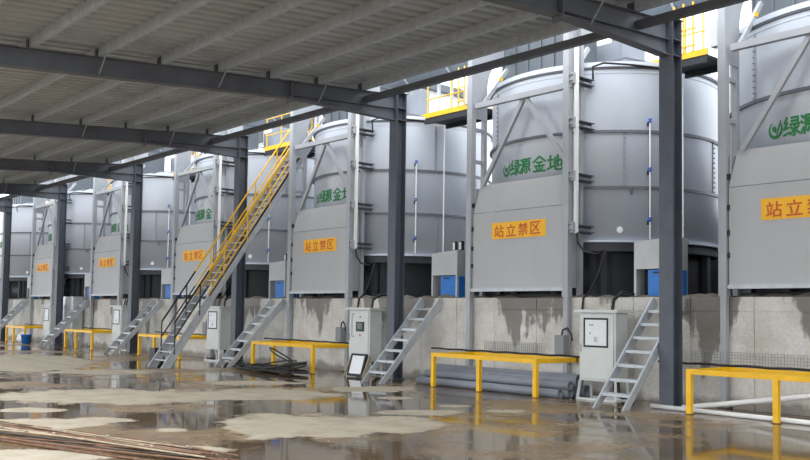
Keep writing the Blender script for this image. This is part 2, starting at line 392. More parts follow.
# ------------------------------------------------------------------ tanks
Z0, ZR2, ZR1, ZT = 3.18, 4.32, 5.52, 7.0
def on_cyl(cx, u, z, out):   # u: metres along the shell from its front
    a = u / RT; r = RT + out; return (cx + r * math.sin(a), YT - r * math.cos(a), z)
def make_tank(cx, label):
    t = empty('fermentation_tank', (cx, YT, 1.93), label, 'tank', 'silver fermentation tanks along the terrace')
    m = MB(); m.lathe(cx, YT, [(RT - .02, Z0 - .01), (RT, Z0), (RT, ZT - .02)], 96); m.build('shell', 'tank', t)
    MB().lathe(cx, YT, [(RT - .05, ZT - .03), (RT * .5, ZT + .32), (.25, ZT + .5), (0, ZT + .5)], 64).build('roof_cone', 'tank', t)
    rim = MB().lathe(cx, YT, [(RT, ZT - .22), (RT + .012, ZT - .22), (RT + .012, ZT - .10), (RT + .07, ZT - .09), (RT + .07, ZT - .03), (RT + .02, ZT - .02), (RT + .02, ZT + .03), (RT - .06, ZT + .03)], 96, False).build('rim', 'tank', t)
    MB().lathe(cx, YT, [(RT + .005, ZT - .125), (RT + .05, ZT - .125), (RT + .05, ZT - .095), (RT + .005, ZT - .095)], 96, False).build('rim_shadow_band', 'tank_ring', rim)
    for z in (ZR1, ZR2):
        o = MB().lathe(cx, YT, [(RT - .01, z - .03), (RT + .055, z - .03), (RT + .055, z + .03), (RT - .01, z + .03)], 96, False).build('stiffening_ring', 'tank_ring', t)
    MB().lathe(cx, YT, [(RT - .01, Z0 - .02), (RT + .04, Z0 - .02), (RT + .04, Z0 + .025), (RT - .01, Z0 + .025)], 96, False).build('bottom_flange', 'tank', t)
    for k, (adeg, za, zb) in enumerate([(46, ZR2 + .03, ZR1 - .03), (69, ZR1 + .03, ZT - .2), (70, Z0, ZR2 - .03), (-28, ZR1, ZT - .2), (-60, ZR2, ZR1), (100, ZR2, ZR1)]):
        u = math.radians(adeg) * RT; m = MB()
        for du in (-.03,):
            q = [on_cyl(cx, u + du + e, z, o_) for z in (za, zb) for e in (0, .06) for o_ in (-.005, .016)]
            m.add(q, [(0, 1, 3, 2), (4, 6, 7, 5), (0, 4, 5, 1), (2, 3, 7, 6), (1, 5, 7, 3)])
        z = za + .06
        while z < zb - .03:
            m.tube([on_cyl(cx, u, z, .01), on_cyl(cx, u, z, .05)], .016, 6); z += .11
        m.build('bolted_seam', 'seam', t)
    # sight pipe with three blue valves
    for adeg, top in ((57, 5.72),):
        u = math.radians(adeg) * RT
        pp = MB().tube([on_cyl(cx, u, Z0 + .05, .09), on_cyl(cx, u, top, .09)], .018, 8).build('sight_pipe', 'white', t)
        for z in (5.72, 4.68, 3.62):
            v = MB().tube([on_cyl(cx, u, z, 0), on_cyl(cx, u, z, .12)], .028, 8)
            v.box(*[c for pair in zip(*[[q - e for q, e in zip(on_cyl(cx, u, z + .05, .1), (.035, .025, .015))], [q + e for q, e in zip(on_cyl(cx, u, z + .05, .1), (.035, .025, .015))]]) for c in pair])
            v.build('blue_valve', 'bluevalve', pp)
            MB().tube([on_cyl(cx, u - .03, z - .09, .06), on_cyl(cx, u - .03, z - .02, .07), on_cyl(cx, u, z, .07)], .026, 6).build('valve_elbow', 'black', pp)
    u = math.radians(74) * RT
    MB().tube([on_cyl(cx, u, Z0 - .2, .06), on_cyl(cx, u, 6.8, .06)], .018, 6).build('vent_pipe', 'white', t)
    u = math.radians(44) * RT; q = [on_cyl(cx, u, 3.42, 0), on_cyl(cx, u, 3.42, .02)]
    MB().tube(q, .065, 14).build('white_badge', 'white', t)
    u = math.radians(49) * RT
    MB().bar(on_cyl(cx, u, ZR2 - .02, .05), on_cyl(cx, u, ZR2 - .16, .05), .04, .03).build('lifting_lug', 'tank_ring', t)
    # dark base under the tank
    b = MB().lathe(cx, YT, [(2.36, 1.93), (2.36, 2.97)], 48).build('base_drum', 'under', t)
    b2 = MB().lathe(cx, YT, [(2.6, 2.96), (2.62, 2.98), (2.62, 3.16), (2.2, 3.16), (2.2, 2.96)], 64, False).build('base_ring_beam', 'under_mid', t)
    for adeg in (-72, -44, -16, 12, 32, 38, 76, 104):
        a = math.radians(adeg); r = 2.46; px, py = cx + r * math.sin(a), YT - r * math.cos(a)
        MB().box(px - .07, px + .07, py - .07, py + .07, 1.93, 2.97).build('base_leg', 'under_mid', t)
    o = MB().lathe(cx, YT, [(2.36, 2.02), (2.39, 2.02), (2.39, 2.9), (2.36, 2.9)], 12, True, math.radians(6), math.radians(30)).build('access_panel', 'under_mid', t)
    a = math.radians(50); px, py = cx + 2.2 * math.sin(a), YT - 2.2 * math.cos(a)
    MB().tube([(px - .2, py - .16, 2.78), (px + .2, py + .14, 2.78)], .025, 8).build('drive_rod', 'galv', t)
    MB().lathe(cx, YT, [(2.48, 1.93), (2.64, 1.93), (2.64, 2.06), (2.48, 2.06)], 64, False).build('floor_curb', 'under', t)
    # feed hopper on the roof, ribbed sheet sides
    hx0, hx1 = cx - 1.55, cx + .45; zt = 8.2
    h = MB().prism([(hx0, 6.9), (hx1, 6.9), (hx1, zt), (hx0, zt)], 'y', 15.75, 16.8)
    hp = h.build('feed_hopper', 'hopper', t)
    for i in range(6):
        rx = hx0 + .02 + (hx1 - hx0 - .04) * i / 5
        MB().box(rx - .02, rx + .02, 15.715, 15.75, 7.1, zt).build('hopper_rib', 'rafter', hp)
    MB().box(hx0 - .03, hx1 + .03, 15.70, 16.8, zt, zt + .04).build('hopper_lid', 'hopper', hp)
    mb = MB().box(cx + .15, cx + .95, 17.2, 17.8, 7.2, 8.05).build('drive_box', 'drive', t)
    MB().tube([(cx + .55, 17.5, 8.05), (cx + .55, 17.5, 8.25)], .16, 14).build('motor_cap', 'jbox', mb)
    MB().box(cx + 1.0, cx + 1.22, 17.0, 17.6, 7.1, 8.15).build('drive_post', 'drive', mb)
    # ridge frame
    m = MB(); y = 15.75
    for a, b_ in (((cx + 1.2, y, 7.06), (cx + 1.75, y + .3, 7.2)), ((cx + 1.75, y + .3, 7.2), (cx + 2.25, y + .9, 7.06))): m.bar(a, b_, .05, .03)
    m.build('roof_edge_bracket', 'tank_ring', t)
    MB().box(cx + 1.55, cx + 2.35, 16.75, 16.79, 7.1, 7.22).build('yellow_toe_board', 'yellow', t)
    # cable clipped to the rim
    pts = [(cx + 1.55, 15.2, 6.6), (cx + 1.58, 15.15, 6.86), (cx + 1.75, 15.3, 6.94), (cx + 2.1, 15.75, 6.92), (cx + 2.5, 16.5, 6.9), (cx + 2.74, 17.4, 6.9)]
    MB().tube(pts, .022, 6).build('rim_cable', 'black', t)
    lettering(cx, t)
    return t
STROKES = {'绿': [[(22, 98), (6, 70), (25, 70), (5, 40), (34, 46)], [(2, 8), (36, 20)], [(50, 94), (88, 94), (88, 60)], [(50, 77), (88, 77)], [(42, 60), (98, 60)], [(70, 60), (70, 6), (59, 4)], [(47, 46), (57, 36)], [(42, 10), (64, 28)], [(93, 48), (79, 36)], [(76, 30), (98, 10)]],
           '源': [[(8, 94), (18, 84)], [(4, 66), (15, 57)], [(4, 6), (18, 36)], [(28, 94), (98, 94)], [(30, 94), (30, 40), (22, 4)], [(62, 92), (56, 79)], [(44, 78), (90, 78), (90, 46), (44, 46), (44, 78)], [(44, 62), (90, 62)], [(67, 46), (67, 6), (57, 5)], [(50, 34), (40, 14)], [(84, 34), (96, 14)]],
           '金': [[(50, 99), (3, 64)], [(50, 99), (97, 64)], [(27, 61), (73, 61)], [(13, 38), (87, 38)], [(50, 61), (50, 4)], [(26, 28), (34, 12)], [(74, 28), (66, 12)], [(4, 4), (96, 4)]],
           '地': [[(4, 68), (38, 68)], [(21, 96), (21, 20)], [(2, 10), (42, 26)], [(44, 50), (92, 68), (92, 36), (82, 30)], [(68, 98), (68, 24)], [(52, 82), (52, 10), (58, 4), (90, 4), (97, 10), (97, 22)]]}
def lettering(cx, t):
    c = ['绿', '源', '金', '地']; k = .01067; z0, z1 = 4.75, 5.09
    u0 = -math.radians(19.5) * RT; spans = [(27, 57), (58, 88), (95, 127), (130, 165)]
    m = MB()
    for ch, (a, b) in zip(c, spans):
        for line in STROKES[ch]:
            for (x0, y0), (x1, y1) in zip(line[:-1], line[1:]):
                p, q = Vector((x0, y0)), Vector((x1, y1)); d = (q - p).normalized() * 6.2; nn = Vector((-d.y, d.x))
                p -= d * .6; q += d * .6
                cor = [p + nn, p - nn, q - nn, q + nn]
                W = lambda v, o: on_cyl(cx, u0 + (a + (b - a) * v.x / 100) * k, z0 + (z1 - z0) * v.y / 100, o)
                m.add([W(v, .003) for v in cor] + [W(v, .009) for v in cor], [(4, 5, 6, 7), (0, 1, 5, 4), (1, 2, 6, 5), (2, 3, 7, 6), (3, 0, 4, 7)])
    m.build('company_name', 'green', t)
    # leaf emblem: open swirl and a leaf on a stem
    m = MB(); cu, cz, R = u0 + 11 * k, .5 * (z0 + z1) - .01, .155; n = 26
    vs = []
    for i in range(n + 1):
        a = math.radians(118 + 285 * i / n); wd = .018 + .035 * math.sin(math.pi * i / n)
        for rr in (R - wd, R + .004): vs.append(on_cyl(cx, cu + rr * math.cos(a), cz + rr * math.sin(a), .008))
    m.add(vs, [(2 * i, 2 * i + 1, 2 * i + 3, 2 * i + 2) for i in range(n)])
    leaf = [(-.085, .03), (-.045, .075), (.005, .065), (.03, .01), (.015, -.05), (-.04, -.03)]
    m.add([on_cyl(cx, cu + a, cz + b, .008) for a, b in leaf], [tuple(range(6))])
    st = [(.02, -.10), (.05, -.07), (.10, .05), (.13, .15), (.105, .16), (.07, .06), (.03, -.04)]
    m.add([on_cyl(cx, cu + a, cz + b, .009) for a, b in st], [tuple(range(7))])
    m.build('leaf_emblem', 'green', t)
def tank_label(k):
    return 'silver cylindrical tank with green lettering, behind ' + WHERE[k] if k < 5 else 'silver cylindrical tank last in the row past the blue bucket'
tank0 = make_tank(TANKX[0], tank_label(0))
for k in (-1, 1, 2, 3, 4, 5): copy_tree(tank0, TANKX[k] - TANKX[0], label=tank_label(k))

# ------------------------------------------------------------------ skip hoists with their warning guards
def make_hoist(xp, label):
    t = empty('skip_hoist', (xp, YP, 0), label, 'hoist', 'grey skip hoists in front of the tanks')
    xl, xr = xp, xp + 2.83; yr = 15.06; ztp = 7.95
    for px in (xl, xr):
        MB().box(px - .075, px + .075, YP - .075, YP + .075, 1.98, ztp).build('front_upright', 'hoist', t)
        MB().box(px - .055, px + .055, YP - .055, YP + .055, 0, 1.98).build('lower_leg', 'hoist', t)
        MB().box(px - .05, px + .05, yr - .05, yr + .05, 1.99, ztp).build('rear_upright', 'hoist', t)
        MB().box(px - .1, px + .1, YP - .09, YP + .085, 0, .03).build('foot_plate', 'under_mid', t)
    for z in (2.3, 2.95, 3.6, 4.45, 5.15, 5.9, 6.5, 7.3):
        MB().box(xl - .03, xl + .03, YP + .075, yr - .05, z - .04, z + .04).build('rung', 'hoist', t)
    for z in (3.42, 4.5, 5.62, 6.55):   # paired channel brackets that tie the hoist to the shell
        bx = xr + .12
        for dz in (-.06, .06):
            b = MB(); b.box(bx - .05, bx + .05, 14.58, 15.33, z + dz - .008, z + dz + .008); b.box(bx - .05, bx - .035, 14.58, 15.33, z + dz - .045, z + dz)
            b.build('tie_bracket', 'tank_ring', t)
        MB().box(xr + .05, bx + .06, 14.6, 14.72, z - .11, z + .11).build('bracket_plate', 'hoist', t)
    MB().box(xr + .14, xr + .21, 14.67, 14.74, 3.3, 7.3).build('conduit', 'white', t)
    # trussed frame over the guard
    MB().box(xl + .15, xr + .10, 14.60, 14.72, 6.36, 6.48).build('top_bar', 'hoist', t)
    ap = xl + 1.58
    MB().bar((ap - .02, 14.70, 6.38), (xl + .30, 14.74, 4.56), .09, .08, (0, 1, 0)).build('diagonal_brace', 'hoist', t)
    MB().bar((ap + .04, 14.70, 6.38), (xr - .05, 14.74, 4.75), .09, .08, (0, 1, 0)).build('diagonal_brace', 'hoist', t)
    # side plates that sweep the guide rail over the rim
    for px in (xl + .06, xr - .06):
        pts = [(YP + .06, 6.15), (15.05, 6.15), (15.08, 6.6)]
        for i in range(9):
            a = math.radians(90 * i / 8); pts.append((15.66 - .57 * math.cos(a), 6.9 + .75 * math.sin(a)))
        pts += [(15.66, 8.1), (YP + .06, 8.1)]
        MB().prism(pts, 'x', px - .012, px + .012).build('side_plate', 'hoist', t)
    for px in (xl + .22, xr - .22):
        MB().bar((px, 14.78, 6.45), (px, 15.60, 7.45), .07, .09).build('guide_rail', 'galv', t)
    MB().box(xl + .26, xl + .28, 15.28, 15.38, 7.12, 7.2).build('rail_stop', 'yellow', t)
    # guard: two sheets with a crease and a pressed lip
    gx0, gx1 = xl + .10, xr - .06
    g = MB(); gt = .10
    g.prism([(14.62, 2.18), (14.66, 2.18), (14.66, 3.90), (14.625, 3.905)], 'x', gx0, gx1)
    gp = g.build('guard_panel', 'guard', t)
    u = MB(); u.add([(gx0 + .0, 14.625, 3.915), (gx1, 14.625, 3.915), (gx1, 14.655 + gt, 4.57), (gx0 + .1, 14.655 + gt, 4.57),
                     (gx0 + .0, 14.665, 3.915), (gx1, 14.665, 3.915), (gx1, 14.695 + gt, 4.57), (gx0 + .1, 14.695 + gt, 4.57)],
                    [(0, 1, 2, 3), (4, 7, 6, 5), (0, 4, 5, 1), (1, 5, 6, 2), (2, 6, 7, 3), (3, 7, 4, 0)])
    u.build('upper_sheet', 'guard', gp)
    MB().box(gx0, gx1, 14.56, 14.68, 2.11, 2.18).build('bottom_lip', 'galv', gp)
    for px in (gx0 + .01, gx1 - .01):
        MB().box(px - .012, px + .012, 14.66, 15.02, 2.18, 4.5).build('guard_return', 'guard', gp)
    sx0, sx1, sz0, sz1 = xl + .70, xl + 2.27, 3.28, 3.65; yf = 14.6205
    MB().box(sx0, sx1, yf - .006, yf + .001, sz0, sz1).build('warning_sign', 'sign', gp)
    m = MB(); wch = (sx1 - sx0 - .16) / 4
    for i, ch in enumerate('站立禁区'):
        vs, fs = text_polys(ch, .3, .003)
        if not vs: continue
        vs = fit(vs, sx0 + .09 + wch * i, sx0 + .09 + wch * i + wch * .8, sz0 + .05, sz1 - .05)
        m.add([(v[0], yf - .009 - v[2], v[1] + .02 * (v[0] - sx0 - .8)) for v in vs], fs)
    m.build('warning_lettering', 'red', gp)
    for z in (2.7, 3.1, 3.55, 4.1):
        MB().box(xl + .075, xl + .12, YP - .04, YP + .04, z - .05, z + .05).build('hinge', 'black', t)
    MB().tube([(xr + .19, 14.71, 3.32), (xr + .2, 14.74, 3.1), (xr + .32, 14.8, 2.92), (xr + .55, 14.9, 2.86), (xr + .72, 14.95, 2.95), (xr + .62, 14.9, 2.5), (xr + .42, 14.85, 2.1), (xr + .36, 14.72, 1.95), (xr + .38, 14.66, 1.72)], .025, 7).build('drop_cable', 'black', t)
    return t
def hoist_label(k):
    return 'grey skip hoist frame with yellow warning sign, behind ' + WHERE[k] if k < 5 else 'grey skip hoist frame last in the row past the blue bucket'
h0 = make_hoist(POSTX[0], hoist_label(0))
for k in (-1, 1, 2, 3, 4): copy_tree(h0, POSTX[k] - POSTX[0], label=hoist_label(k))

# ------------------------------------------------------------------ discharge boxes with blue doors, on the terrace edge
def make_discharge(x0, label):
    t = empty('discharge_box', (x0, 14.95, 1.93), label, 'box', 'pale grey discharge boxes with blue doors')
    x1 = x0 + .9; y0, y1 = 14.95, 15.42; zs = 2.53
    b = MB().prism([(x0, zs), (x1, zs), (x1, 3.13), (x0, 3.07)], 'y', y0, y1); b.build('hood', 'boxgrey', t)
    for a in (x0, x1 - .05): MB().box(a, a + .05, y0, y1, 1.93, zs).build('side_frame', 'boxgrey', t)
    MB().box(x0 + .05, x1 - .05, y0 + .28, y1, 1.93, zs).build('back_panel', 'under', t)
    d = MB().box(x0 + .30, x1 - .06, y0 + .03, y0 + .07, 1.97, 2.51).build('door', 'blue', t)
    MB().box(x0 + .42, x0 + .6, y0 + .02, y0 + .03, 2.44, 2.47).build('door_handle', 'black', d)
    MB().box(x1, x1 + .012, y0 + .05, y1 - .05, 1.95, 2.5).build('side_door', 'blue', t)
    for i in (0, 1):
        vx = x0 + .58 + .22 * i
        v = MB().tube([(vx, 15.2, 3.08), (vx, 15.2, 3.36)], .055, 10).build('vent_cap', 'black', t)
        MB().box(vx - .03, vx + .03, 15.135, 15.147, 3.16, 3.33).build('white_face', 'white', v)
DX = {-1: -10.30, 0: -16.19, 1: -16.19 - S, 2: -16.19 - 2 * S, 3: -16.19 - 3 * S, 4: -16.19 - 4 * S}
DL = {-1: 'above the ladder beside the cabinet with a white notice', 0: 'above the ladder left of the stacked grey pipes', 1: 'above the ladder beside the heap of black cable',
      2: 'above the ladder under the yellow-railed staircase', 3: 'behind the shiny galvanised box', 4: 'past the blue bucket'}
for k in DX: make_discharge(DX[k], 'pale grey box with blue door, ' + DL[k])

# ------------------------------------------------------------------ walkway bridges between tank roofs
def make_bridge(xa, xb, label, stairs=False):
    y0, y1, z = (15.68 if stairs else 16.1), 16.9, 6.88
    t = empty('walkway_bridge', ((xa + xb) / 2, 16.6, z), label, 'walkway', 'yellow-railed walkways between tank roofs')
    MB().box(xa, xb, y0, y1, z - .06, z).build('deck_plate', 'under', t)
    for y in (y0, y1): MB().box(xa, xb, y - .03, y + .03, z - .16, z - .05).build('side_beam', 'under', t)
    for y in (y0, y1):
        xe = xb
        MB().box(xa, xe, y - .02, y + .02, z, z + .13).build('toe_board', 'yellow', t)
        n = 2
        for i in range(n + 1 if y == y0 else 0):
            px = xa + .1 + (xe - xa - .2) * i / n
            MB().tube([(px, y, z + .1), (px, y, z + 1.05)], .018, 8).build('rail_post', 'yellow', t)
        for h in ((.5, 1.05) if y == y0 else ()): MB().tube([(xa + .05, y, z + h), (xe - .05, y, z + h)], .018, 8).build('rail', 'yellow', t)
    if stairs: return
    m = MB(); px = (xa + xb) / 2 + .6
    c = MB().box(px, px + .25, y0 - .1, y0 + .1, z + .1, z + .62).build('cable_box', 'boxgrey', t)
    px = xb - .75    # ladder cage hoop
    cg = None
    for i, dx in enumerate((0, .22, .44)):
        o = MB().tube([(px + dx, y0 - .02, z + .12), (px + dx, y0 - .02, z + 1.15)], .02, 6).build('gate_bar', 'yellow', t)
    for h in (.25, .6, .95): MB().bar((px - .05, y0 - .02, z + h), (px + .5, y0 - .02, z + h), .04, .03).build('gate_rung', 'yellow', t)
BL = {-1: 'reaching the tank behind the white pipes on the ground', 0: 'reaching the tank behind the stacked grey pipes', 1: 'reached by the galvanised staircase', 2: 'leaving the tank behind the staircase', 3: 'reaching the tank behind the galvanised box', 4: 'reaching the tank behind the blue bucket'}
for k in (-1, 0, 1, 2, 3, 4):
    xa, xb = TANKX[k + 1] + 2.70, TANKX[k] - (2.80 if k == 1 else 2.68)
    make_bridge(xa, xb, 'yellow-railed walkway ' + BL[k], k == 1)

# ------------------------------------------------------------------ overhead duct on stands
YD, ZD, RD = 19.4, 9.62, .5
d = empty('ventilation_duct', (-25, YD, 7.3), 'large silver duct running above the tanks', 'duct')
x = -60.0
while x < 3:
    MB().tube([(x, YD, ZD), (x + 2.0, YD, ZD)], RD, 24).build('duct_section', 'duct', d)
    MB().tube([(x - .03, YD, ZD), (x + .03, YD, ZD)], RD + .04, 24).build('duct_flange', 'galv', d)
    x += 2.0
for k in TANKX:
    for dx in (-.3, .3): MB().box(TANKX[k] + dx - .04, TANKX[k] + dx + .04, YD - .04, YD + .04, 7.05, ZD - RD + .05).build('duct_stand', 'galv', d)

# ------------------------------------------------------------------ ladders
def make_ladder(xa, xb, label):
    t = empty('step_ladder', ((xa + xb) / 2, 12.86, 0), label, 'ladder', 'galvanised ladders up to the terrace')
    f, e = Vector((0, 12.86, 0)), Vector((0, 14.68, 1.9))
    for px in (xa, xb): 
        m = MB(); h = .085
        m.prism([(f.y - h, 0), (f.y + h, 0), (e.y + h * .3, e.z - .1), (e.y + .0, e.z + .04), (e.y - .1, e.z + .06)], 'x', px - .02, px + .02)
        m.build('stringer', 'galv', t)
    for i in range(1, 8):
        q = f + (e - f) * (i / 7.75)
        m = MB().box(xa + .02, xb - .02, q.y - .1, q.y + .1, q.z, q.z + .01); m.box(xa + .02, xb - .02, q.y - .1, q.y - .09, q.z - .045, q.z); m.box(xa + .02, xb - .02, q.y + .09, q.y + .1, q.z - .045, q.z)
        m.build('tread', 'galv', t)
make_ladder(-9.64, -9.035, 'galvanised step ladder beside the cabinet with a white notice, above the white pipes')
make_ladder(-16.17, -15.53, 'galvanised step ladder beside the cabinet with a meter screen')
make_ladder(-22.95, -22.28, 'galvanised step ladder next to the heap of black cable')
make_ladder(-30.95, -30.25, 'galvanised step ladder near the foot of the yellow-railed staircase')
make_ladder(-37.72, -37.1, 'galvanised step ladder in front of the shiny galvanised box')
make_ladder(-45.4, -44.75, 'galvanised step ladder past the blue bucket')

# ------------------------------------------------------------------ yellow racks
def make_rack(xa, xm, xb, label, fs=.085):
    yf, zt = 13.3, .745; h = fs / 2
    t = empty('yellow_rack', ((xa + xb) / 2, yf, 0), label, 'rack', 'yellow steel racks against the wall')
    MB().box(xa - h, xb + h, yf - h, yf + h, zt - fs, zt).build('front_rail', 'yellow', t)
    for px in (xa, xb): MB().box(px - h, px + h, yf + h, 14.725, zt - fs, zt - .001).build('side_rail', 'yellow', t)
    MB().box(xa - h, xb + h, 14.5, 14.5 + fs * .6, zt - fs, zt - .001).build('back_rail', 'yellow', t)
    for px in (xa, xm, xb):
        l = MB().box(px - h, px + h, yf - h, yf + h, .012, zt - fs).build('leg', 'yellow', t)
        MB().box(px - .06, px + .06, yf - .06, yf + .06, 0, .014).build('foot_plate', 'rust', l)
RACK = {-1: (-8.08, -6.6, -5.0, 'yellow steel rack standing over the two white pipes'), 0: (-14.3, -12.92, -11.4, 'yellow steel rack with grey plastic pipes stacked under it'),
        1: (-21.75, -20.7, -18.85, 'yellow steel rack behind the heap of black cable'), 2: (-29.15, -28.0, -26.2, 'yellow steel rack behind the yellow-railed staircase'),
        3: (-36.0, -34.9, -33.3, 'yellow steel rack beside the shiny galvanised box'), 4: (-43.4, -42.4, -40.9, 'yellow steel rack behind the blue bucket')}
for k in RACK: make_rack(*RACK[k])
# black hose lying along the racks' back rails
for k in RACK:
    xa, xm, xb, _ = RACK[k]
    pts = [(xa - 1.4 + (xb - xa + 2.0) * i / 24, 14.53 + .02 * math.sin(i), .77 + .008 * math.sin(i * 1.7) ) for i in range(25)]
    tag(MB().tube(pts, .02, 8).build('black_hose', 'black', org=pts[12]), 'black hose along the back of the ' + RACK[k][3][7:], 'hose', 'black hoses on the yellow racks')
def wire_mesh(xa, xb, label):
    m = MB(); z0, z1, y = .79, 1.0, 14.58
    x = xa
    while x < xb: m.bar((x, y, z0), (x, y, z1), .007, .007); x += .055
    for i in range(5): m.bar((xa, y, z0 + (z1 - z0) * i / 4), (xb, y, z0 + (z1 - z0) * i / 4), .007, .007)
    tag(m.build('wire_mesh_strip', 'mesh', org=((xa + xb) / 2, y, z0)), label, 'wire mesh')
wire_mesh(-14.0, -12.3, 'thin wire mesh strip above the rack with grey pipes'); wire_mesh(-8.8, -5.0, 'thin wire mesh strip above the white pipes')

# ------------------------------------------------------------------ electric cabinets
def make_cabinet(x0, label, meter=False):
    x1 = x0 + .88; y0, y1 = 13.9, 14.3; z0, z1 = .36, 1.66
    t = empty('control_cabinet', ((x0 + x1) / 2, 14.1, 0), label, 'cabinet', 'white control cabinets on legs')
    MB().box(x0 + .02, x1 - .02, y0 + .02, y1, z0, z1).build('body', 'cab', t, bevel=.008)
    MB().prism([(y0 - .07, z1), (y1 + .03, z1), (y1 + .03, z1 + .03), (y0 - .07, z1 + .055)], 'x', x0 - .07, x1 + .07).build('rain_cap', 'cab', t)
    dr = MB().box(x0 + .06, x1 - .06, y0 - .005, y0 + .02, z0 + .04, z1 - .03).build('door', 'cab', t, bevel=.006)
    if not meter:
        a, b, c, d_ = x0 + .14, x1 - .17, 1.0, 1.56; w_ = .036
        fr = MB(); yy0, yy1 = y0 - .022, y0 - .005
        fr.box(a, b, yy0, yy1, c, c + w_); fr.box(a, b, yy0, yy1, d_ - w_, d_); fr.box(a, a + w_, yy0, yy1, c + w_, d_ - w_); fr.box(b - w_, b, yy0, yy1, c + w_, d_ - w_)
        fr.build('window_gasket', 'black', dr, bevel=.008)
        MB().box(a + w_, b - w_, y0 - .012, y0 - .005, c + w_, d_ - w_).build('notice_sheet', 'paper', dr)
        m = MB()
        for i, (px, pz, l) in enumerate([(.12, 1.44, .03), (.17, 1.44, .04), (.13, 1.28, .03), (.24, 1.2, .012), (.27, 1.2, .012), (.3, 1.2, .012)]):
            m.box(x0 + .15 + px, x0 + .15 + px + l, y0 - .014, y0 - .012, pz - (.03 if i < 3 else .1), pz)
        m.build('notice_print', 'jbox', dr)
    else:
        m = MB(); a, b, c, d_ = x0 + .16, x1 - .2, .98, 1.56
        m.box(a, a + .02, y0 - .012, y0 - .005, c, d_); m.box(a, a + .12, y0 - .012, y0 - .005, d_ - .02, d_); m.box(a, a + .1, y0 - .012, y0 - .005, c, c + .02)
        m.build('panel_groove', 'jbox', dr)
        s = MB().box(x0 + .36, x0 + .66, y0 - .03, y0 - .005, 1.12, 1.36).build('meter', 'black', dr); MB().box(x0 + .41, x0 + .61, y0 - .034, y0 - .03, 1.17, 1.33).build('meter_screen', 'screen', s)
        MB().tube([(x0 + .5, y0 - .02, 1.02), (x0 + .5, y0 - .005, 1.02)], .025, 10).build('red_button', 'red', dr)
        MB().tube([(x0 + .5, y0 - .02, 1.48), (x0 + .5, y0 - .005, 1.48)], .018, 10).build('keyhole', 'black', dr)
    MB().box(x0 + .07, x0 + .085, y0 - .014, y0 - .005, .9, 1.05).build('latch', 'jbox', dr)
    for i, (px, s) in enumerate(((x0 + .03, -1), (x1 - .03, 1))):
        for py, sy in ((y0 + .03, -1), (y1 - .03, 1)):
            MB().bar((px, py, z0), (px + s * .03, py + sy * .05, 0), .045, .045).build('leg', 'cab', t)
    MB().box(x0, x1, y0 - .05, y0 - .01, .0, .04).build('foot_bar', 'cab', t)
    MB().box(x0, x1, y1 + .01, y1 + .05, .0, .04).build('foot_bar', 'cab', t)
    m = MB()
    for px in (x1 - .3, x1 - .2): m.tube([(px, y1 - .05, z0), (px + .02, y1 - .05, .15), (px + .15, y1 - .02, .06), (px + .25, y1 + .1, .03)], .03, 7)
    m.build('cable_tail', 'black', t)
    MB().tube([(x1 - .3, y1 - .1, z1 + .04), (x1 - .28, y1 - .08, z1 + .25), (x1 - .24, y1 + .12, z1 + .40), (x1 - .22, y1 + .48, z1 + .37)], .032, 8).build('feed_conduit', 'black', t)
make_cabinet(-10.85, 'white control cabinet on legs with a notice in its window, beside the grey pipes')
make_cabinet(-18.17, 'white control cabinet on legs with a small meter screen', True)
make_cabinet(-25.6, 'white control cabinet on legs behind the foot of the yellow-railed staircase')
make_cabinet(-32.95, 'white control cabinet on legs between staircase and shiny galvanised box')
make_cabinet(-40.4, 'white control cabinet on legs beside the blue bucket')

def junction_box(x0, label):
    t = empty('junction_box', (x0, 14.5, .77), label, 'box', 'grey junction boxes by the racks')
    MB().box(x0, x0 + .25, 14.42, 14.58, .80, 1.19).build('housing', 'jbox', t, bevel=.006)
    MB().box(x0 + .01, x0 + .24, 14.408, 14.42, .81, 1.18).build('lid', 'jbox', t)
    MB().tube([(x0 + .12, 14.5, 1.18), (x0 + .13, 14.52, 1.3), (x0 + .3, 14.45, 1.34), (x0 + .45, 14.4, 1.22), (x0 + .5, 14.36, 1.1)], .02, 6).build('cable', 'black', t)
junction_box(-11.86, 'small grey junction box between the grey-pipe rack and the notice cabinet')
junction_box(-19.4, 'small grey junction box beside the meter-screen cabinet')
junction_box(-26.8, 'small grey junction box behind the yellow-railed staircase')
junction_box(-34.2, 'small grey junction box between staircase and shiny galvanised box')

